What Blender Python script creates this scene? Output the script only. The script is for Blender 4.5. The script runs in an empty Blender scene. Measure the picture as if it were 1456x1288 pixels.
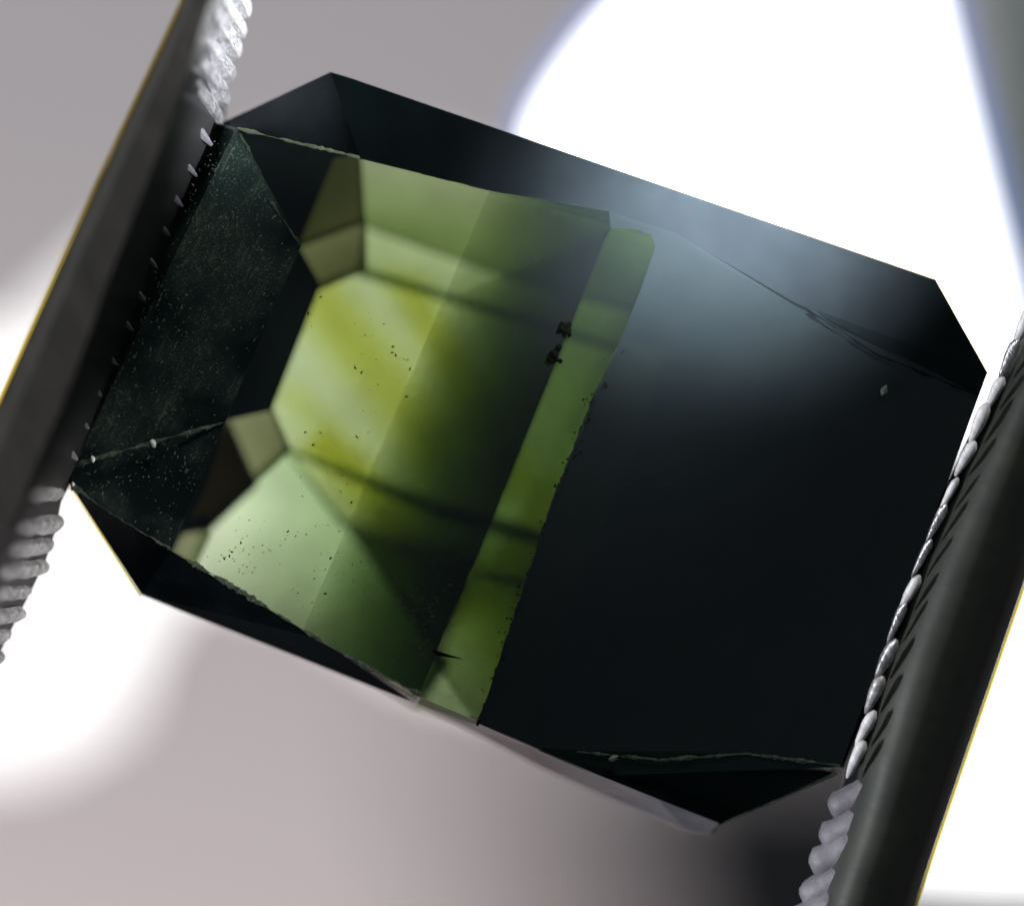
import bpy, bmesh, math, random
from mathutils import Vector, noise
from mathutils.geometry import tessellate_polygon
random.seed(7)
sc = bpy.context.scene
C = sc.collection
sc.unit_settings.system = 'METRIC'
sc.unit_settings.scale_length = 0.001          # one unit is one millimetre

# ------------------------------------------------------------------ camera
D = 250.0
cam = bpy.data.cameras.new('camera')
cam.sensor_width = 36.0
cam.lens = 36.0 * D / 14.56
cam.clip_start = 1.0
cam.clip_end = 2000.0
cam.dof.use_dof = True
cam.dof.focus_distance = D - 0.1
cam.dof.aperture_fstop = 0.001 * cam.lens / 15.0
cam.dof.aperture_blades = 0
camo = bpy.data.objects.new('camera', cam)
camo.location = (0, 0, D)
C.objects.link(camo)
sc.camera = camo

# ------------------------------------------------------------------ world and exposure
w = bpy.data.worlds.new('World'); sc.world = w; w.use_nodes = True
w.node_tree.nodes['Background'].inputs[0].default_value = (0.55, 0.65, 0.8, 1)
w.node_tree.nodes['Background'].inputs[1].default_value = 0.05
sc.view_settings.view_transform = 'Standard'
sc.view_settings.look = 'None'
sc.view_settings.exposure = 0
sc.view_settings.gamma = 1
sc.cycles.use_denoising = True
sc.cycles.transparent_max_bounces = 40
sc.cycles.max_bounces = 12
sc.cycles.volume_bounces = 0

def P(px, py, z=0.0):
    k = (D - z) / D / 100.0
    return Vector(((px - 728) * k, (644 - py) * k, z))

def area(name, loc, target, size, energy, color, size_y=None):
    l = bpy.data.lights.new(name, 'AREA'); l.size = size; l.energy = energy; l.color = color
    if size_y: l.shape = 'RECTANGLE'; l.size_y = size_y
    o = bpy.data.objects.new(name, l); o.location = loc
    o.rotation_euler = (Vector(target) - Vector(loc)).to_track_quat('-Z', 'Y').to_euler()
    C.objects.link(o); return o

def spot(name, loc, target, deg, energy, color, radius=0.5):
    l = bpy.data.lights.new(name, 'SPOT'); l.spot_size = math.radians(deg); l.spot_blend = 1.0
    l.energy = energy; l.color = color; l.shadow_soft_size = radius
    o = bpy.data.objects.new(name, l); o.location = loc
    o.rotation_euler = (Vector(target) - Vector(loc)).to_track_quat('-Z', 'Y').to_euler()
    C.objects.link(o); return o

# added lights tinting the wall behind, the cool one above and the warm one below
area('wall_fill_cool', (-60, 90, -120), (-5, 20, -240), 40, 72000, (0.78, 0.9, 1.0))
area('wall_fill_warm', (-30, -75, -190), (-8, -24, -240), 16, 78000, (1.0, 0.79, 0.75))
# unseen lights added to brighten the serrations
spot('tooth_fill_top', (70, -10, 40), P(335, 50, 0), 3.0, 1500000, (0.95, 0.97, 1.0), 1.0)
spot('tooth_fill_low', (70, -40, 40), P(30, 830, 0), 3.6, 420000, (1.0, 0.97, 0.95), 1.0)
area('tooth_fill_side', (-80, -10, 22), (5, -1, 0), 14, 90000, (0.95, 0.96, 1.0))
# soft fill added for the front of the stone and tweezers
area('front_fill', (35, 125, 95), (0, 0, 0), 40, 110000, (1.0, 0.97, 0.9))
# narrow spots added to imitate lens glare over the upper right of the stone
for k, (tx, ty, deg, en) in enumerate(((890, 225, 1.7, 4.0e6), (980, 245, 1.7, 12.0e6), (1080, 280, 1.7, 14.0e6), (1190, 325, 1.4, 10.0e6), (1030, 280, 2.6, 1.6e6), (980, 310, 4.4, 0.4e6))):
    spot('glare_spot', (50, 70, 60), P(tx, ty, 0), deg, en * 2.5, (1.0, 0.86, 1.0), 1.0)

# ------------------------------------------------------------------ materials
def new_mat(name):
    m = bpy.data.materials.new(name); m.use_nodes = True
    nt = m.node_tree; nt.nodes.clear()
    out = nt.nodes.new('ShaderNodeOutputMaterial')
    return m, nt, out

def N(nt, typ, **kw):
    n = nt.nodes.new(typ)
    for k, v in kw.items():
        if k in n.inputs.keys(): n.inputs[k].default_value = v
        else: setattr(n, k, v)
    return n

def principled(name, col, rough, metal=0.0, col2=None, scale=3.0, bump=0.0, bscale=20.0, stretch=(1,1,1), rot=0.0, spec=0.5, thr=(0.4,0.65)):
    m, nt, out = new_mat(name)
    b = N(nt, 'ShaderNodeBsdfPrincipled'); L = nt.links
    b.inputs['Base Color'].default_value = (*col, 1); b.inputs['Roughness'].default_value = rough
    b.inputs['Metallic'].default_value = metal; b.inputs['Specular IOR Level'].default_value = spec
    tc = N(nt, 'ShaderNodeTexCoord'); mp = N(nt, 'ShaderNodeMapping')
    mp.vector_type = 'TEXTURE'; mp.inputs['Rotation'].default_value = (0, 0, rot); mp.inputs['Scale'].default_value = stretch
    L.new(tc.outputs['Object'], mp.inputs['Vector'])
    if col2:
        n = N(nt, 'ShaderNodeTexNoise'); n.inputs['Scale'].default_value = scale; n.inputs['Detail'].default_value = 8
        n.inputs['Roughness'].default_value = 0.7
        r = N(nt, 'ShaderNodeValToRGB'); r.color_ramp.elements[0].position = thr[0]; r.color_ramp.elements[1].position = thr[1]
        r.color_ramp.elements[0].color = (*col, 1); r.color_ramp.elements[1].color = (*col2, 1)
        L.new(mp.outputs[0], n.inputs['Vector']); L.new(n.outputs['Fac'], r.inputs[0]); L.new(r.outputs[0], b.inputs['Base Color'])
    if bump:
        n = N(nt, 'ShaderNodeTexNoise'); n.inputs['Scale'].default_value = bscale; n.inputs['Detail'].default_value = 6
        bp = N(nt, 'ShaderNodeBump'); bp.inputs['Strength'].default_value = bump; bp.inputs['Distance'].default_value = 0.05
        L.new(mp.outputs[0], n.inputs['Vector']); L.new(n.outputs['Fac'], bp.inputs['Height']); L.new(bp.outputs[0], b.inputs['Normal'])
    L.new(b.outputs[0], out.inputs['Surface'])
    return m

def emit(name, col, s):
    m, nt, out = new_mat(name)
    e = N(nt, 'ShaderNodeEmission'); e.inputs[0].default_value = (*col, 1); e.inputs[1].default_value = s
    nt.links.new(e.outputs[0], out.inputs['Surface']); return m

def absorber(name, sig, specks=0.0):
    """Clear crystal whose body absorbs sig (r,g,b) per millimetre."""
    m, nt, out = new_mat(name); L = nt.links
    tr = N(nt, 'ShaderNodeBsdfTransparent')
    if specks:
        tc = N(nt, 'ShaderNodeTexCoord'); n = N(nt, 'ShaderNodeTexNoise'); n.inputs['Scale'].default_value = 1.1
        n.inputs['Detail'].default_value = 3
        r = N(nt, 'ShaderNodeValToRGB'); r.color_ramp.elements[0].color = (1 - specks, 1 - specks, 1 - specks, 1)
        r.color_ramp.elements[0].position = 0.35; r.color_ramp.elements[1].position = 0.62
        L.new(tc.outputs['Object'], n.inputs['Vector']); L.new(n.outputs['Fac'], r.inputs[0]); L.new(r.outputs[0], tr.inputs[0])
    L.new(tr.outputs[0], out.inputs['Surface'])
    mx = max(sig) * 1.0001
    v = N(nt, 'ShaderNodeVolumeAbsorption')
    v.inputs['Color'].default_value = (1 - sig[0] / mx, 1 - sig[1] / mx, 1 - sig[2] / mx, 1)
    v.inputs['Density'].default_value = mx
    L.new(v.outputs[0], out.inputs['Volume'])
    return m

def scratched(name, col, dust, amt, stretch, rot, rough=0.25):
    """Dark polished crystal with fine hairline scratches and settled dust."""
    m, nt, out = new_mat(name); L = nt.links
    b = N(nt, 'ShaderNodeBsdfPrincipled'); b.inputs['Roughness'].default_value = rough; b.inputs['Specular IOR Level'].default_value = 0.15
    tc = N(nt, 'ShaderNodeTexCoord')
    def layer(sx, sy, r, scale, lo, hi, det=4):
        mp = N(nt, 'ShaderNodeMapping'); mp.vector_type = 'TEXTURE'; mp.inputs['Scale'].default_value = (1 / sx, 1 / sy, 1); mp.inputs['Rotation'].default_value = (0, 0, r)
        n = N(nt, 'ShaderNodeTexNoise'); n.inputs['Scale'].default_value = scale; n.inputs['Detail'].default_value = det
        mr = N(nt, 'ShaderNodeMapRange'); mr.inputs[1].default_value = lo; mr.inputs[2].default_value = hi
        L.new(tc.outputs['Object'], mp.inputs[0]); L.new(mp.outputs[0], n.inputs['Vector']); L.new(n.outputs['Fac'], mr.inputs[0])
        return mr.outputs[0]
    def math_(op, a, c):
        n = N(nt, 'ShaderNodeMath', operation=op)
        for i, v in enumerate((a, c)):
            if isinstance(v, (int, float)): n.inputs[i].default_value = v
            else: L.new(v, n.inputs[i])
        return n.outputs[0]
    s1 = layer(stretch, 1, rot, 15, 0.57, 0.80)
    s2 = layer(stretch, 1, rot + 0.6, 12, 0.62, 0.82)
    s3 = layer(stretch, 1, rot - 0.35, 18, 0.62, 0.80)
    d = layer(1, 1, 0, 40, 0.55, 0.78, 8)
    cl = layer(1, 1, 0, 0.9, 0.42, 0.68, 5)
    t = math_('ADD', math_('MULTIPLY', math_('ADD', s1, s2), 0.5), math_('ADD', math_('MULTIPLY', s3, 0.5), math_('MULTIPLY', d, 1.2)))
    t = math_('MULTIPLY', math_('MULTIPLY', t, cl), amt)
    cloud = N(nt, 'ShaderNodeMixRGB'); cloud.inputs[1].default_value = (col[0] * .35, col[1] * .35, col[2] * .35, 1); cloud.inputs[2].default_value = (col[0] * 1.5, col[1] * 1.45, col[2] * 1.3, 1)
    L.new(layer(1, 1, 0, 0.9, 0.38, 0.66, 6), cloud.inputs[0])
    mix = N(nt, 'ShaderNodeMixRGB'); L.new(cloud.outputs[0], mix.inputs[1]); mix.inputs[2].default_value = (*dust, 1)
    L.new(t, mix.inputs[0]); L.new(mix.outputs[0], b.inputs['Base Color']); L.new(b.outputs[0], out.inputs['Surface'])
    mix.use_clamp = True
    return m

GREEN = (2.45, 2.05, 3.3)
M = {}
M['green'] = absorber('green_crystal', GREEN, 0.12)
M['window'] = absorber('olive_green_crystal', (2.4, 2.0, 3.2), 0.1)
M['pale'] = absorber('pale_green_crystal', (2.55, 1.97, 3.15), 0.1)
M['step'] = absorber('smoky_green_crystal', (2.4, 2.05, 2.9), 0.08)
M['strip'] = absorber('bright_green_crystal', (2.5, 1.95, 3.2), 0.1)
M['umber'] = absorber('umber_crystal', (4.2, 4.4, 5.8), 0.1)
M['yellow'] = absorber('yellow_crystal', (0.35, 0.40, 2.1))
M['olive'] = absorber('olive_crystal', (2.25, 2.15, 2.9), 0.1)
M['dark'] = principled('deep_green_black_crystal', (0.003, 0.009, 0.009), 0.25, spec=0.12, col2=(0.006, 0.011, 0.009), scale=0.6)  # opaque black in place of total internal reflection
M['film'] = principled('haze_film_crystal', (0.0010, 0.0025, 0.0028), 0.5, col2=(0.0017, 0.0036, 0.0038), scale=1.2, spec=0.03)  # near-black crystal; diffuse film added to catch the glare spots
M['crown'] = scratched('crown_crystal', (0.007, 0.012, 0.017), (0.08, 0.10, 0.09), 0.2, 0.12, 0.3)
M['crown_scr'] = scratched('scratched_crystal', (0.016, 0.030, 0.031), (0.18, 0.22, 0.15), 1.0, 0.10, 1.1)
M['chip'] = principled('frosted_chip', (0.025, 0.042, 0.036), 0.5, col2=(0.13, 0.16, 0.11), scale=6, bump=0.6, bscale=12)
M['chip_dim'] = principled('dim_frosted_chip', (0.006, 0.016, 0.009), 0.5, col2=(0.02, 0.04, 0.02), scale=6, bump=0.6, bscale=12)
M['chip_dark'] = principled('dark_chip', (0.003, 0.005, 0.004), 0.8, col2=(0.006, 0.010, 0.007), scale=6, spec=0.02)
M['chip_olive'] = principled('olive_chip', (0.04, 0.05, 0.03), 0.6, col2=(0.11, 0.12, 0.07), scale=5)
M['bead'] = principled('bright_chip', (0.7, 0.75, 0.7), 0.25)
M['black'] = principled('black_inclusion', (0.001, 0.0015, 0.001), 0.9, spec=0.0)
M['speck'] = principled('brown_speck', (0.004, 0.006, 0.002), 0.9, spec=0.0)
M['girdle'] = principled('frosted_girdle', (0.16, 0.17, 0.20), 0.4, col2=(0.22, 0.22, 0.25), scale=2, bump=0.3, bscale=4, stretch=(1,1,1))
M['steel'] = principled('dark_steel', (0.014, 0.014, 0.012), 0.42, 0.2, col2=(0.036, 0.032, 0.027), scale=1.6, bump=0.35, bscale=9, stretch=(2.4, 0.5, 1), rot=-1.1, thr=(0.35,0.7))
M['steel_r'] = principled('dark_steel_right', (0.024, 0.029, 0.027), 0.5, 0.1, col2=(0.046, 0.050, 0.038), scale=0.8, bump=0.06, bscale=8, stretch=(2, 0.6, 1), rot=-0.36, thr=(0.35,0.7))
M['steel_dark'] = principled('black_steel', (0.010, 0.014, 0.018), 0.45, 0.3, bump=0.1, bscale=8)
M['tooth_metal'] = principled('glinting_steel', (0.85, 0.85, 0.88), 0.32, 0.8, col2=(0.35, 0.34, 0.36), scale=3, bump=0.9, bscale=9, stretch=(4, 0.3, 1), rot=-1.0)
M['tooth_grey'] = principled('violet_grey_steel', (0.16, 0.15, 0.175), 0.6, 0.1, col2=(0.24, 0.23, 0.26), scale=3, bump=0.3, bscale=6)
M['tooth'] = principled('bare_steel', (0.85, 0.85, 0.88), 0.55, 0.1, col2=(0.5, 0.49, 0.49), scale=2.5, bump=0.25, bscale=7, stretch=(3.5, 0.4, 1), rot=-0.9)
M['steel_mid'] = principled('groove_steel', (0.045, 0.044, 0.045), 0.4, 0.4, bump=0.3, bscale=10)
M['tooth_dull'] = principled('dull_steel', (0.6, 0.6, 0.62), 0.4, 0.4, col2=(0.2, 0.19, 0.18), scale=3, bump=0.4, bscale=8, stretch=(4, 0.4, 1), rot=0.05)
M['amber'] = principled('amber_lacquer', (0.8, 0.5, 0.05), 0.3)

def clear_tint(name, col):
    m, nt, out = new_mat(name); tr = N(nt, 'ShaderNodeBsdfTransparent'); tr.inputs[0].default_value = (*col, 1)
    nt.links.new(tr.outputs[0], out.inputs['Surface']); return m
M['gold_fringe'] = clear_tint('golden_fringe', (0.68, 0.58, 0.15))  # tint for strips added along edges to imitate lens colour fringing

# table: clear polish with faint film added to catch haze, reflecting a little
def table_mat():
    m, nt, out = new_mat('polished_table'); L = nt.links
    tr = N(nt, 'ShaderNodeBsdfTransparent'); tr.inputs[0].default_value = (0.97, 0.98, 0.96, 1)
    df = N(nt, 'ShaderNodeBsdfDiffuse'); df.inputs[0].default_value = (0.52, 0.78, 0.82, 1)
    gl = N(nt, 'ShaderNodeBsdfGlossy'); gl.inputs['Roughness'].default_value = 0.08
    tc = N(nt, 'ShaderNodeTexCoord')
    n = N(nt, 'ShaderNodeTexNoise'); n.inputs['Scale'].default_value = 9; n.inputs['Detail'].default_value = 7; n.inputs['Roughness'].default_value = 0.75
    L.new(tc.outputs['Object'], n.inputs['Vector'])
    mr = N(nt, 'ShaderNodeMapRange'); mr.inputs[1].default_value = 0.64; mr.inputs[2].default_value = 0.85; mr.inputs[3].default_value = 0.0020; mr.inputs[4].default_value = 0.03
    L.new(n.outputs['Fac'], mr.inputs[0])
    m1 = N(nt, 'ShaderNodeMixShader'); L.new(mr.outputs[0], m1.inputs[0]); L.new(tr.outputs[0], m1.inputs[1]); L.new(df.outputs[0], m1.inputs[2])
    m2 = N(nt, 'ShaderNodeMixShader'); m2.inputs[0].default_value = 0.06
    L.new(m1.outputs[0], m2.inputs[1]); L.new(gl.outputs[0], m2.inputs[2]); L.new(m2.outputs[0], out.inputs['Surface'])
    return m
M['table'] = table_mat()

# ------------------------------------------------------------------ object helpers
def tag(o, label, cat, group=None):
    o['label'] = label; o['category'] = cat
    if group: o['group'] = group
    return o

def thing(name, label, cat, loc=(0, 0, 0), group=None):
    o = bpy.data.objects.new(name, None); C.objects.link(o); o.location = loc
    bpy.context.view_layer.update()
    return tag(o, label, cat, group)

def obj(name, verts, faces, mat, parent=None, smooth=False, label=None, kind=None):
    me = bpy.data.meshes.new(name)
    off = Vector((0, 0, 0)); p = parent
    while p is not None: off = off + Vector(p.location); p = p.parent
    me.from_pydata([Vector(v) - off for v in verts], [], faces); me.update()
    bm = bmesh.new(); bm.from_mesh(me); bmesh.ops.recalc_face_normals(bm, faces=bm.faces); bm.to_mesh(me); bm.free()
    me.materials.append(mat)
    if smooth:
        for f in me.polygons: f.use_smooth = True
    o = bpy.data.objects.new(name, me); C.objects.link(o)
    if parent: o.parent = parent
    if label: o['label'] = label
    if kind: o['kind'] = kind
    return o

def prism(name, pts, ztop, thick, mat, parent, label=None, kind=None, inset=0.0):
    """Closed solid over a pixel outline; ztop and thick are numbers or one per point."""
    n = len(pts)
    zt = ztop if isinstance(ztop, (list, tuple)) else [ztop] * n
    th = thick if isinstance(thick, (list, tuple)) else [thick] * n
    top = [P(p[0], p[1], z) for p, z in zip(pts, zt)]
    if inset:
        c = sum(top, Vector()) / n
        top = [v + (c - v).normalized() * inset for v in top]
    bot = [Vector((v.x * (D - v.z + t) / (D - v.z), v.y * (D - v.z + t) / (D - v.z), v.z - t)) for v, t in zip(top, th)]
    tris = tessellate_polygon([[Vector((v.x, v.y, 0)) for v in top]])
    f = [tuple(t) for t in tris] + [tuple(i + n for i in reversed(t)) for t in tris]
    f += [(i, (i + 1) % n, (i + 1) % n + n, i + n) for i in range(n)]
    return obj(name, top + bot, f, mat, parent, label=label, kind=kind)

def plate_with_hole(name, outer, hole, z, t, mat, parent):
    o = [P(*p, z) for p in outer]; h = [P(*p, z) for p in hole]
    tris = tessellate_polygon([[Vector((v.x, v.y, 0)) for v in o], [Vector((v.x, v.y, 0)) for v in h]])
    allv = o + h; n = len(allv); no = len(o)
    bot = [v - Vector((0, 0, t)) for v in allv]
    f = [tuple(x) for x in tris] + [tuple(i + n for i in reversed(x)) for x in tris]
    f += [(i, (i + 1) % no, (i + 1) % no + n, i + n) for i in range(no)]
    nh = len(h)
    f += [(no + i, no + (i + 1) % nh, no + (i + 1) % nh + n, no + i + n) for i in range(nh)]
    return obj(name, allv + bot, f, mat, parent)

def worn_edge(pts, rad, mat, parent, label=None, jitter=0.3, rough=0.45, step=0.02, flat=0.2):
    rad *= 0.62
    """Chipped edge: a thin irregular ribbon of broken crystal following the polyline (pixel x, y, z)."""
    path = [P(*p) for p in pts]; samp = []
    for a, b in zip(path, path[1:]):
        k = max(2, int((b - a).length / step))
        samp += [a.lerp(b, i / k) for i in range(k)]
    samp.append(path[-1]); vs = []; fs = []; S = 7; seed = random.random() * 50
    for i, c in enumerate(samp):
        d = (samp[min(i + 1, len(samp) - 1)] - samp[max(i - 1, 0)]).normalized()
        s = d.cross(Vector((0, 0, 1))).normalized(); u = s.cross(d)
        r = rad * (1 - jitter + 2 * jitter * (noise.noise(Vector((i * 0.35, seed, 0))) + 0.5)) + rad * jitter * random.uniform(-rough, rough)
        if i in (0, len(samp) - 1): r = rad * 0.1
        r *= max(.15, min(1.3, .75 + 1.6 * noise.noise(Vector((i * .06, seed + 3, 5)))))
        c = c + s * rad * 0.5 * noise.noise(Vector((i * 0.2, seed + 9, 2)))
        for k in range(S):
            a = 2 * math.pi * k / S
            rr = r * random.uniform(1 - 0.3 * rough, 1 + 0.3 * rough)
            vs.append(c + s * math.cos(a) * rr + u * math.sin(a) * rr * flat)
    for i in range(len(samp) - 1):
        for k in range(S):
            fs.append((i * S + k, i * S + (k + 1) % S, (i + 1) * S + (k + 1) % S, (i + 1) * S + k))
    return obj('worn_edge', vs, fs, mat, parent, label=label)

def lump(c, r, sx=1.0, sy=1.0, sz=0.6, rot=0.0, jit=0.25):
    """Irregular chip of about 20 triangles."""
    bm = bmesh.new(); bmesh.ops.create_icosphere(bm, subdivisions=1, radius=r)
    vs = []
    for v in bm.verts:
        p = v.co * random.uniform(1 - jit, 1 + jit)
        x, y = p.x * sx, p.y * sy
        vs.append(Vector((c.x + x * math.cos(rot) - y * math.sin(rot), c.y + x * math.sin(rot) + y * math.cos(rot), c.z + p.z * sz)))
    bm.verts.ensure_lookup_table(); fs = [tuple(v.index for v in f.verts) for f in bm.faces]; bm.free()
    return vs, fs

def joined(name, parts, mat, parent, label=None, kind=None, smooth=False):
    V = []; F = []
    for vs, fs in parts:
        b = len(V); V += vs; F += [tuple(i + b for i in f) for f in fs]
    return obj(name, V, F, mat, parent, label=label, kind=kind, smooth=smooth)

# ------------------------------------------------------------------ background (large structure)
def wall():
    S = 400.0
    m = principled('grey_wall', (0.50, 0.50, 0.51), 0.9, col2=(0.54, 0.54, 0.55), scale=0.03)
    o = obj('backdrop', [(-S, -S, -240), (S, -S, -240), (S, S, -240), (-S, S, -240)], [(0, 1, 2, 3)], m)
    o['kind'] = 'structure'
wall()

def lamp(name, label, pts, z, strength, col=(1, 1, 1), fringe_col=None, fringe_w=40, fringe_str=0.5):
    cx = sum(p[0] for p in pts) / len(pts); cy = sum(p[1] for p in pts) / len(pts)
    base = P(cx, cy, z - 4)
    t = thing(name, label, 'lamp', base, 'white lamps glowing behind the stone')
    prism('diffuser', pts, z, 0.6, emit(name + '_glow', col, strength), t)
    prism('housing', [(cx + (x - cx) * 0.97, cy + (y - cy) * 0.97) for x, y in pts], z - 0.7, 3.3, M['steel_dark'], t)
    if fringe_col:  # bluish glowing ring added to imitate lens colour fringing
        n = len(pts)
        ring = [P(x, y, z - 0.05) for x, y in pts]
        out = []
        for i, (x, y) in enumerate(pts):
            a = Vector(pts[i - 1]); b = Vector(pts[(i + 1) % n]); d = (b - a).normalized(); nn = Vector((d.y, -d.x))
            if (Vector((x, y)) - Vector((cx, cy))).dot(nn) < 0: nn = -nn
            out.append(P(x + nn.x * fringe_w, y + nn.y * fringe_w, z - 0.35))
        v = ring + out + [p - Vector((0, 0, 0.4)) for p in ring] + [p - Vector((0, 0, 0.4)) for p in out]
        f = []
        for i in range(n):
            j = (i + 1) % n
            f += [(i, j, j + n, i + n), (i + 2 * n, j + 2 * n, j + 3 * n, i + 3 * n), (i + n, j + n, j + 3 * n, i + 3 * n), (i, j, j + 2 * n, i + 2 * n)]
        obj('rim', v, f, emit(name + '_rim_glow', fringe_col, fringe_str), t)
    return t

lamp('lamp', 'large white lamp glowing above and behind the upper right of the stone',
     [(1290, -260), (1330, 0), (1385, 230), (1432, 420), (1470, 600), (1380, 700), (1150, 640), (960, 420), (800, 262), (752, 215), (768, 165), (800, 112), (845, 52), (893, 0), (990, -90), (1130, -200)],
     -16, 3.5, fringe_col=(0.36, 0.48, 0.95), fringe_w=30, fringe_str=0.8)
lamp('lamp', 'white lamp glowing behind the left end of the stone below the left tweezer arm',
     [(-260, 500), (20, 500), (210, 330), (420, 222), (605, 238), (900, 350), (900, 620), (715, 972), (598, 938), (430, 838), (270, 800), (195, 900), (165, 1010), (60, 1070), (-260, 1110)],
     -38, 1.75, col=(1.0, 0.98, 0.97))
lamp('lamp', 'white lamp glowing to the right of the right tweezer arm',
     [(1560, 560), (1900, 560), (1900, 1262), (1400, 1262), (1240, 1250), (1330, 1000), (1400, 800)],
     -22, 2.2)
# dark things out of focus behind
m = principled('dim_background', (0.34, 0.40, 0.40), 0.8, col2=(0.36, 0.41, 0.40), scale=0.1)  # added to give the dimmer background beside the lamp
tag(prism('panel', [(1360, -500), (2100, -500), (2100, 640), (1520, 640), (1430, 420)], -20, 1.5, m, None),
    'added blurred dim background board beside the large lamp in the upper right corner', 'panel')
m = principled('dark_stand_paint', (0.003, 0.004, 0.006), 0.8)
tag(prism('stand', [(740, 900), (2100, 900), (2100, 1900), (900, 1900), (760, 1200)], -190, 6, m, None),
    'blurred near black stand behind the lower right end of the stone', 'stand')

# ------------------------------------------------------------------ the stone
gem = thing('gemstone', 'dark green step cut gemstone with yellow green windows gripped between the tweezer arms', 'gemstone', P(740, 640, -6))
TAB = [(336, 182), (512, 226), (700, 272), (866, 301), (960, 332), (1130, 430), (1392, 562), (1195, 1090), (1062, 1070), (820, 1066), (763, 1063), (674, 1022), (598, 990), (450, 907), (243, 783), (320, 600), (428, 350)]
prism('table', TAB, 0.02, 0.014, M['table'], gem)

# crown facets, each with its own slope from girdle to table
def facet(pts, mat, label=None, t=0.35):
    prism('facet', [(x, y) for x, y, z in pts], [z for x, y, z in pts], t, mat, gem, label=label, inset=0.0)
facet([(314, 176, -.9), (470, 103, -.3), (512, 226, 0), (336, 182, 0)], M['crown'])
def slope(*p):
    return [(x, y, min(0.0, -.0010 * (226 + (x - 512) * .33 - y) * .95)) for x, y in p]
facet(slope((470, 103), (497, 111), (900, 250), (1330, 398), (1130, 430), (960, 332), (866, 301), (700, 272), (512, 226)), M['film'])
facet(slope((1330, 398), (1404, 530), (1392, 562), (1130, 430)), M['film'])
facet([(314, 176, -.9), (336, 182, 0), (428, 350, 0), (320, 600, 0), (104, 664, -.5)], M['crown_scr'], 'dark facet covered in fine scratches and dust')
facet([(104, 664, -.5), (320, 600, 0), (243, 783, 0), (100, 690, -.5)], M['crown_scr'], 'small scratched corner facet')
facet([(100, 690, -.5), (243, 783, 0), (450, 907, 0), (598, 990, 0), (590, 1000, -.8), (200, 845, -.9)], M['crown'])
facet([(585, 986, 0), (674, 1022, 0), (763, 1063, 0), (849, 1101, 0), (934, 1135, -.2), (1022, 1170, -.6), (1010, 1186, -1.4), (975, 1180, -1.4), (849, 1127, -1.4), (763, 1088, -1.4), (678, 1043, -1.4), (590, 999, -1.2)], M['girdle'], 'thin grey girdle facet along the lower edge')
facet([(1195, 1090, 0), (1190, 1098, -.6), (1022, 1172, -.7), (934, 1137, -.3), (849, 1103, -.1), (763, 1065, 0), (820, 1066, 0), (1062, 1070, 0)], M['dark'])
facet([(1404, 530, -1.3), (1200, 1090, -.6), (1195, 1090, 0), (1392, 562, 0)], M['dark'])

# deep part made opaque black in place of internal reflection, pierced by the window
HOLE = [(475, 226), (512, 222), (600, 245), (700, 268), (860, 312), (1000, 352), (955, 560), (860, 800), (770, 1040), (690, 1026), (594, 1000), (520, 958), (430, 907), (330, 840), (272, 802), (243, 785), (290, 700), (322, 597), (385, 583), (455, 405), (424, 350)]
OUT = [(330, 185), (470, 112), (900, 258), (1325, 405), (1398, 532), (1190, 1090), (1024, 1160), (600, 998), (210, 840), (110, 690), (120, 655)]
plate_with_hole('pavilion', OUT, HOLE, -1.55, 1.0, M['dark'], gem)
# side walls of the pavilion, tapering down to the open culet
v = [P(*p, -2.55) for p in OUT]; cx, cy = 740, 640
v += [P(cx + (p[0] - cx) * .97, cy + (p[1] - cy) * .97, -5.6) for p in OUT]; n = len(OUT)
obj('pavilion_side', v, [(i, (i + 1) % n, (i + 1) % n + n, i + n) for i in range(n)], M['dark'], gem)

# shallow steps behind the table
def L1(t): return (697 + (430 - 697) * t, 270 + (897 - 270) * t)
def L2(t): return (869 + (594 - 869) * t, 322 + (1001 - 322) * t)
STRIP = [(858, 332), (868, 324), (905, 326), (926, 334), (932, 350), (912, 410), (885, 478), (846, 560), (815, 640), (786, 712), (740, 850), (710, 940), (678, 1030), (594, 1001)]
step = [L1(0), L1(.25), L1(.5), L1(.75), L1(1.0), (500, 940), (592, 996), L2(.75), L2(.5), L2(.25), (858, 345), (869, 324), (870, 299), (780, 285)]
prism('step_facet', step, -0.12, [.07, .08, .08, .08, .07, .22, .8, 1.7, 2.2, 2.2, 1.8, 1.3, 1.1, .6], M['step'], gem, inset=0.0)
prism('step_facet', STRIP, -0.10, [.65, .65, .65, .65, .70, .75, .72, .66, .58, .55, .6, .55, .34, .34], M['strip'], gem, inset=0.004,
      label='long narrow bright green window strip')
R = [(866, 301), (960, 332), (1130, 430), (1392, 562), (1195, 1090), (1062, 1070), (820, 1068), (763, 1064), (680, 1028)] + list(reversed(STRIP[2:12])) + [(868, 324)]
prism('step_facet', R, -.03, 0.5, M['film'], gem, label='large near black facet filling the right half')
M['film_green'] = principled('green_black_crystal', (0.0014, 0.0034, 0.0029), 0.5, col2=(0.0022, 0.0042, 0.0036), scale=1.5, spec=0.03)
prism('inner_facet', [(888, 482), (945, 500), (905, 640), (800, 890), (752, 1052), (690, 1026), (745, 850), (818, 640)], -.014, 0.01, M['film_green'], gem)
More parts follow.
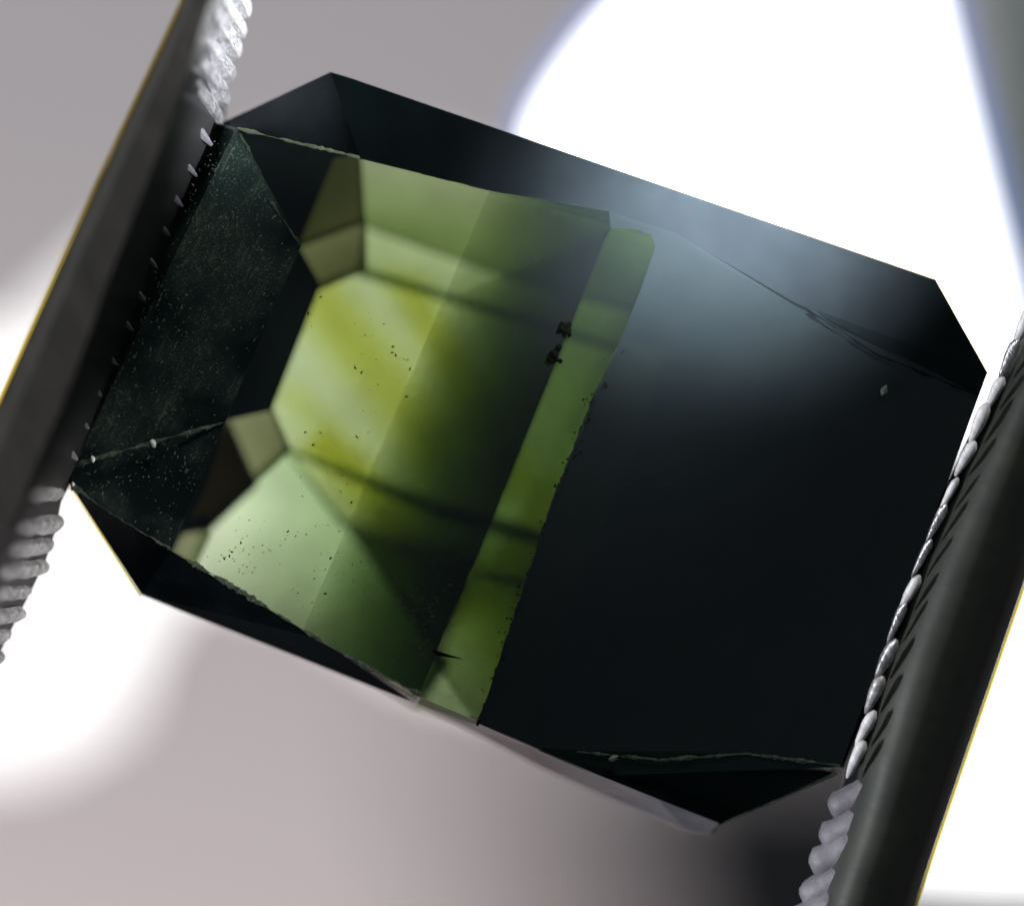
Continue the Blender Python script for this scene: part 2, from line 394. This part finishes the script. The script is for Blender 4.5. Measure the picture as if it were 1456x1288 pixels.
# deep wedge shaped windows: the longer the way through the crystal, the darker
def deep(pts, th, mat='green', z=-3.2, label=None):
    prism('window_facet', pts, z, th, M[mat], gem, label=label, inset=0.0)
deep([(512, 222), (700, 268), (1000, 350), (960, 462), (740, 403), (515, 322)], [.42, .55, .8, 1.2, 1.15, 1.0], mat='window')
deep([(517, 320), (740, 400), (960, 450), (940, 520), (700, 448), (508, 392)], [.55, .62, .7, 1.0, .85, .75], z=-3.25, mat='window')
deep([(514, 379), (700, 436), (940, 510), (850, 800), (620, 736), (410, 644), (384, 580), (454, 402)], [.60, .66, .8, 1.0, .72, .60, .50, .52], mat='window')
deep([(408, 636), (620, 710), (850, 776), (850, 850), (700, 822), (486, 748), (404, 640)], [.5, .75, 1.2, 1.5, 1.3, .85, .5], z=-3.3, mat='window')
deep([(406, 636), (490, 742), (560, 832), (642, 940), (594, 1004), (430, 910), (268, 804), (288, 742), (345, 690)], [.52, .62, .8, 1.5, 1.3, .60, .27, .25, .34], z=-3.1, mat='pale')
deep([(486, 738), (682, 792), (654, 862), (624, 930), (556, 838)], [1.5, 1.9, 1.8, 1.6, 1.4], z=-3.3)
deep([(676, 810), (860, 844), (850, 885), (770, 1045), (684, 1036), (612, 930)], [1.3, 1.3, 1.0, .6, .6, .6], mat='window', z=-1.65)
deep([(588, 1006), (614, 925), (686, 1040)], [.22, .22, .26], mat='strip', z=-1.69)
deep([(474, 222), (513, 220), (519, 316), (424, 352)], [1.6, 1.45, 1.6, 1.75], mat='olive', z=-1.74)
deep([(420, 348), (520, 310), (521, 384), (446, 416)], [1.1, 1.15, 1.4, 1.35], mat='olive', z=-1.78)
deep([(318, 596), (388, 580), (414, 640), (360, 690)], [.85, .95, 1.1, .92], mat='olive', z=-1.83)
deep([(232, 790), (238, 750), (294, 728), (300, 760), (272, 816)], [.9, .9, .9, .75, .75], mat='olive', z=-1.87)
deep([(322, 590), (366, 690), (300, 752), (250, 760), (290, 690)], [1.4, 1.4, 1.25, 1.2, 1.2], mat='umber', z=-2.72)

# yellow growth zones: lens shaped bars lying diagonally in the depth
def zone(a, b, c, d, th, z=-5.0):
    """bar between lines a-b and c-d, thickest along its middle"""
    m1 = ((a[0] + c[0]) / 2, (a[1] + c[1]) / 2); m2 = ((b[0] + d[0]) / 2, (b[1] + d[1]) / 2)
    rows = [(a, 0.01), (m1, th), (c, 0.01), (b, 0.01), (m2, th), (d, 0.01)]
    top = [P(*p, z) for p, t in rows]; bot = [P(*p, z - t) for p, t in rows]
    f = [(0, 1, 4, 3), (1, 2, 5, 4), (6, 9, 10, 7), (7, 10, 11, 8), (0, 3, 9, 6), (2, 8, 11, 5), (0, 6, 7, 1), (1, 7, 8, 2), (3, 4, 10, 9), (4, 5, 11, 10)]
    obj('growth_zone', top + bot, f, M['yellow'], gem)
zone((385, 425), (600, 720), (490, 385), (670, 600), .8, z=-6.5)
zone((520, 380), (700, 720), (610, 390), (800, 700), .9, z=-6.0)
zone((380, 560), (480, 680), (430, 540), (560, 660), .4, z=-7.2)
zone((415, 645), (620, 900), (470, 600), (740, 830), 1.0, z=-5.0)
zone((640, 890), (690, 1010), (800, 640), (860, 700), 1.3, z=-3.7)

# chipped edges and specks on the surface
worn_edge([(336, 182, 0), (400, 198, 0), (512, 224, 0)], .038, M['chip_olive'], gem, label='frosted edge between the crown and table at the upper left')
worn_edge([(512, 224, 0), (600, 247, 0), (700, 272, 0), (860, 298, 0)], .014, M['chip_dark'], gem)
worn_edge([(340, 190, 0), (372, 245, 0)], .03, M['chip_dim'], gem)
worn_edge([(384, 286, 0), (428, 350, 0)], .05, M['chip_dim'], gem)
worn_edge([(106, 662, -.4), (135, 652, -.2), (220, 628, 0), (318, 601, 0)], .05, M['chip'], gem, label='pale grey edge of the lower left corner facet')
worn_edge([(102, 690, -.4), (150, 725, -.2), (243, 781, 0)], .055, M['chip'], gem, rough=1.0)
worn_edge([(243, 782, 0), (350, 845, 0), (450, 907, 0), (540, 958, 0), (598, 988, 0)], .05, M['chip'], gem, rough=1.0, label='crumbly chipped edge along the lower left of the window')
worn_edge([(880, 490, 0), (846, 560, 0), (815, 640, 0), (786, 712, 0), (740, 850, 0), (710, 940, 0), (678, 1032, 0)], .024, M['chip_dark'], gem, rough=1.0)
worn_edge([(820, 1068, .02), (940, 1080, .02), (1060, 1071, .02), (1195, 1088, .02)], .045, M['chip_dim'], gem, label='faint green edge of the lower right corner facet')
worn_edge([(1150, 440, .02), (1250, 505, .02), (1390, 562, .02)], .035, M['film'], gem, label='faint green edge of the upper right corner facet')
worn_edge([(1030, 1168, -.5), (1110, 1135, -.5), (1190, 1098, -.5)], .02, M['chip'], gem)
for x, y, r in ((218, 630, .042), (132, 653, .036), (104, 688, .022)):
    vs, fs = lump(P(x, y, .03), r, 1, 1.7, .8, 0.3)
    obj('bright_chip', vs, fs, M['bead'], gem, smooth=True)
vs, fs = lump(P(1257, 555, .06), .07, .7, 1.3, .5, -.3); obj('bright_chip', vs, fs, M['chip'], gem)
vs, fs = lump(P(873, 1078, .06), .07, 1.2, .7, .5, .5); obj('bright_chip', vs, fs, M['chip'], gem)
vs, fs = lump(P(812, 279, -.25), .07, 3.6, .8, .5, -.15); obj('chip_scar', vs, fs, M['chip_dim'], gem)
# black inclusions
for x, y in ((805, 466), (790, 508)):
    joined('inclusion_cluster', [lump(P(x + random.gauss(0, 5), y + random.gauss(0, 5), .045), random.uniform(.02, .055)) for _ in range(12)], M['black'], gem, kind='stuff')
A, B, Cc = P(615, 923, .04), P(659, 937, .04), P(621, 932, .04)
obj('inclusion', [A, B, Cc, A - Vector((0, 0, .04)), B - Vector((0, 0, .04)), Cc - Vector((0, 0, .04))], [(0, 1, 2), (5, 4, 3), (0, 3, 4, 1), (1, 4, 5, 2), (2, 5, 3, 0)], M['black'], gem, label='black needle shaped inclusion in the bright strip')
def inside(p, poly):
    c = False
    for i in range(len(poly)):
        (x1, y1), (x2, y2) = poly[i - 1], poly[i]
        if (y1 > p[1]) != (y2 > p[1]) and p[0] < (x2 - x1) * (p[1] - y1) / (y2 - y1) + x1: c = not c
    return c
W = [(440, 420), (600, 420), (560, 700), (480, 890), (290, 790), (400, 640)]
sp = []
while len(sp) < 95:
    p = (random.uniform(280, 620), random.uniform(400, 900))
    if not inside(p, W): continue
    if noise.noise(Vector((p[0] * .012, p[1] * .012, 3))) < -0.05: continue
    sp.append(lump(P(*p, .02), random.choice((.006, .008, .010, .017)), 1.5, .8, .5, random.uniform(0, 3)))
for _ in range(45):
    p = (random.gauss(330, 35), random.gauss(795, 22))
    if inside(p, W): sp.append(lump(P(*p, .02), .008, 2.2, .7, .5, .5))
for _ in range(90):
    s = random.random(); e = random.gauss(0, 6)
    if s < .5: p = (880 + (786 - 880) * s * 2 + e, 480 + (712 - 480) * s * 2)
    else: p = (786 - 108 * (s - .5) * 2 + e, 712 + 318 * (s - .5) * 2)
    sp.append(lump(P(*p, .02), random.uniform(.01, .022), 1, 1, .5))
joined('speck', sp, M['speck'], gem, kind='stuff', label='scattered dark specks on the table')
# pale dust on the dark left facets
POLY = [(300, 200), (336, 190), (420, 350), (320, 600), (245, 775), (110, 690), (110, 650)]
du = []
while len(du) < 700:
    p = (random.uniform(100, 430), random.uniform(190, 780))
    if not inside(p, POLY): continue
    d = noise.noise(Vector((p[0] * .011, p[1] * .011, 9)))
    edge = 1.0 - min(1, abs((p[0] - (330 - (p[1] - 180) * .45))) / 150)
    if random.random() > .15 + max(0, d) * .9 + edge * .5: continue
    zz = -.9 * max(0, min(1, (330 - (p[1] - 180) * .25 - p[0]) / 180)) + .05
    du.append(lump(P(*p, zz + .05), random.choice((.006, .007, .009, .014)), random.uniform(1, 3), .7, .4, random.choice((1.1, 1.3, .9, 2.6)) + random.uniform(-.3, .3)))
joined('dust', du, M['chip'], gem, kind='stuff', label='pale dust and scratches on the dark left facets')
du = []
for _ in range(140):
    p = (random.gauss(585, 40), random.gauss(895, 45))
    if p[1] > 880 + (p[0] - 430) * .5: continue
    du.append(lump(P(*p, .03), random.uniform(.004, .008), random.uniform(1, 4), .6, .4, random.uniform(-.2, 1.6)))
joined('dust', du, M['chip_dim'], gem, kind='stuff')
# golden thin rim added along edges in place of lens colour fringing
def rim(pts, wpx, z, parent, mat, name='edge_fringe', label=None):
    v = []; f = []
    for i, (x, y) in enumerate(pts):
        a = Vector(pts[max(i - 1, 0)]); b = Vector(pts[min(i + 1, len(pts) - 1)]); d = (b - a).normalized(); nn = Vector((d.y, -d.x))
        for dz in (0, -.1): v += [P(x, y, z + dz), P(x + nn.x * wpx, y + nn.y * wpx, z + dz)]
    for i in range(len(pts) - 1):
        k = i * 4; f += [(k, k + 1, k + 5, k + 4), (k + 2, k + 6, k + 7, k + 3), (k + 1, k + 3, k + 7, k + 5), (k, k + 4, k + 6, k + 2)]
    obj(name, v, f, mat, parent, label=label)
rim([(1120, 325), (1330, 397), (1370, 465), (1404, 530)], 2.6, -1.2, gem, M['gold_fringe'], label='thin added golden rim at the right corner')
rim([(200, 847), (150, 768), (100, 692)], 2.6, -.8, gem, M['gold_fringe'])

# ------------------------------------------------------------------ the tweezers
tw = thing('tweezers', 'dark steel tweezers with serrated jaws gripping both ends of the green stone', 'tweezers', P(740, 1400, -2))
def interp(pts, y):
    for (x1, y1), (x2, y2) in zip(pts, pts[1:]):
        if y1 <= y <= y2: return x1 + (x2 - x1) * (y - y1) / (y2 - y1)
    (x1, y1), (x2, y2) = (pts[0], pts[1]) if y < pts[0][1] else (pts[-2], pts[-1])
    return x1 + (x2 - x1) * (y - y1) / (y2 - y1)
def arm(lines, y0, y1, mats, label, n=40):
    """Loft lengthwise profile lines [(polyline, z)] into one closed bar."""
    a = None
    V = []; k = len(lines)
    for i in range(n + 1):
        y = y0 + (y1 - y0) * i / n
        for pl, z, wob in lines:
            V.append(P(interp(pl, y) + (noise.noise(Vector((y * .02, z * 3, 1))) * wob), y, z))
    F = []; FM = []
    for i in range(n):
        for j in range(k):
            F.append((i * k + j, i * k + (j + 1) % k, (i + 1) * k + (j + 1) % k, (i + 1) * k + j)); FM.append(mats[j])
    F += [tuple(range(k)), tuple(n * k + j for j in reversed(range(k)))]; FM += [0, 0]
    return V, F, FM
def make_arm(lines, y0, y1, mats, matlist, label, smooth_n=4):
    V, F, FM = arm(lines, y0, y1, mats, label)
    o = obj('arm', V, F, matlist[0], tw, label=label)
    for m_ in matlist[1:]: o.data.materials.append(m_)
    k = len(lines)
    for q, (p, mi) in enumerate(zip(o.data.polygons, FM)):
        p.material_index = mi
        if q < 40 * k and q % k < smooth_n: p.use_smooth = True
    return o
# left arm
LO = [(440, -400), (262, 0), (98, 350), (0, 570), (-180, 990), (-300, 1260)]
LR = [(470, -400), (300, 0), (252, 150), (175, 350), (84, 596), (21, 735), (-60, 930), (-180, 1200)]
LT = [(515, -400), (352, 0), (305, 185), (240, 320), (190, 455), (145, 545), (98, 668), (100, 700), (84, 780), (55, 840), (10, 930), (-100, 1180)]
LTi = [(x - (30 if y < 180 else (10 if y > 690 else -14)), y) for x, y in LT]
def mixl(A_, B_, t): return [(interp(A_, y_) * (1 - t) + interp(B_, y_) * t, y_) for y_ in range(-400, 1560, 40)]
def LM(t): return mixl(LO, LR, t)
left = make_arm([(LO, 1.7, 1), (LM(.3), 2.9, 1), (LM(.97), 3.0, 2), (LR, 2.8, 3), (LTi, -.9, 2), (LTi, -2.5, 0), ([(x + 12, y) for x, y in LO], -2.5, 0)], -400, 1250, [0, 0, 0, 2, 1, 1, 1],
                [M['steel'], M['steel_dark'], M['steel_mid']], 'left arm of dark brushed steel', smooth_n=0)
rim([(x, y) for x, y in LO[:5]], -4.5, 1.75, left, M['gold_fringe'], label='thin golden strip added for colour fringing on the outer edge')
def tooth(p0, p1, r, parent, mat, seed, blunt=False, smooth=False):
    """Rounded rib running over the inner face from ridge to tip, fuller at the tip."""
    d = (p1 - p0); L = d.length; d.normalize()
    s = d.cross(Vector((0, 0, 1))).normalized(); u = s.cross(d); V = []; F = []; K = 7; R_ = 8
    for i in range(R_):
        t = i / (R_ - 1); c = p0 + d * L * t
        rr = r * (0.55 + .45 * math.sin(math.pi * min(1, t * .9 + .25))) * (1 + .12 * noise.noise(Vector((seed, t * 3, 0))))
        if blunt: rr = r * (1 + .1 * noise.noise(Vector((seed, t * 4, 0))))
        if t == 1: rr *= .45 if not blunt else .7
        if t == 0: rr *= .4
        for k in range(K):
            a = 2 * math.pi * k / K
            q = rr * (random.uniform(.96, 1.04) if smooth else random.uniform(.86, 1.12))
            V.append(c + s * math.cos(a) * q + u * math.sin(a) * q * .8)
    for i in range(R_ - 1):
        for k in range(K): F.append((i * K + k, i * K + (k + 1) % K, (i + 1) * K + (k + 1) % K, (i + 1) * K + k))
    F += [tuple(range(K)), tuple((R_ - 1) * K + k for k in reversed(range(K)))]
    return obj('tooth', V, F, mat, parent, smooth=smooth)
y = -60; i = 0
while y < 960:
    r = random.uniform(.21, .26)
    xr, xt = interp(LR, y), interp(LT, y)
    if 190 < y < 668:
        tooth(P(xt - 36, y - 42, 1.1), P(xt + 5, y + 2, -.1), r * .34, left, M['tooth_grey'], i)
    else:
        sl = -58 if y < 300 else 6
        tooth(P(xr + 6, y + sl, 2.3), P(xt - (4 if y < 300 else 6 + 8 * (i % 2)), y + (14 if y < 300 else 0), -.8), r * (.8 if y < 300 else .54), left, M['tooth_metal' if y < 300 else 'tooth_dull'], i, True)
    y += (31 if y < 150 or y > 700 else 44.5) + random.uniform(-3, 3); i += 1
# right arm
RI = [(1640, 100), (1470, 440), (1412, 570), (1368, 665), (1310, 800), (1262, 930), (1224, 1060), (1190, 1180), (1140, 1330), (1080, 1500)]
RO = [(1650, 250), (1456, 832), (1312, 1255), (1230, 1500)]
RM = [((interp(RI, y) + 3 * interp(RO, y)) / 4 - 20, y) for y in range(200, 1500, 60)]
RIb = [(x - (12 if 540 < y < 1100 else 4), y) for x, y in RI]
R0 = [(x + 8, y) for x, y in RI]
R00 = [(x + 34, y) for x, y in RI]
R02 = [(x - 14, y) if y > 1085 else (x, y) for x, y in RI]
right = make_arm([(R0, -.15, 4), (R00, .35, 3), (mixl(RI, RO, .4), .5, 2), (mixl(RI, RO, .55), .46, 2), (mixl(RI, RO, .72), .2, 1), (mixl(RI, RO, .88), -.3, 1), (RO, -1.0, 0), (mixl(RI, RO, .95), -2.6, 0), (RIb, -2.6, 0), (RIb, -.75, 3)], 250, 1450, [0, 0, 0, 0, 0, 0, 1, 1, 1, 1],
                 [M['steel_r'], M['steel_dark']], 'right arm of dark steel with an olive sheen', smooth_n=6)
rim([(1470, 790), (1456, 832), (1384, 1043), (1312, 1255), (1295, 1305)], 3.2, -.5, right, M['gold_fringe'], label='thin golden strip added for colour fringing on the outer edge')
y = 300; i = 50
while y < 1330:
    x = interp(RI, y); big = y > 1100
    r = random.uniform(.055, .10) if not big else random.uniform(.23, .28)
    w_ = 0 if not big else 10
    if big: tooth(P(x + 52, y - 26, -.02), P(x - 16, y + 10, -.35), r, right, M['tooth_grey'], i, True, True)
    else: tooth(P(x + 16 + random.uniform(-4, 4), y - random.uniform(34, 48), .35), P(x - 10, y + 12, .05), r, right, M[random.choice(('tooth', 'tooth', 'tooth_metal', 'tooth_dull'))], i, False, True)  # tooth tones mixed at random in place of broken glints
    y += (46 if not big else 42) + random.uniform(-4, 4); i += 1
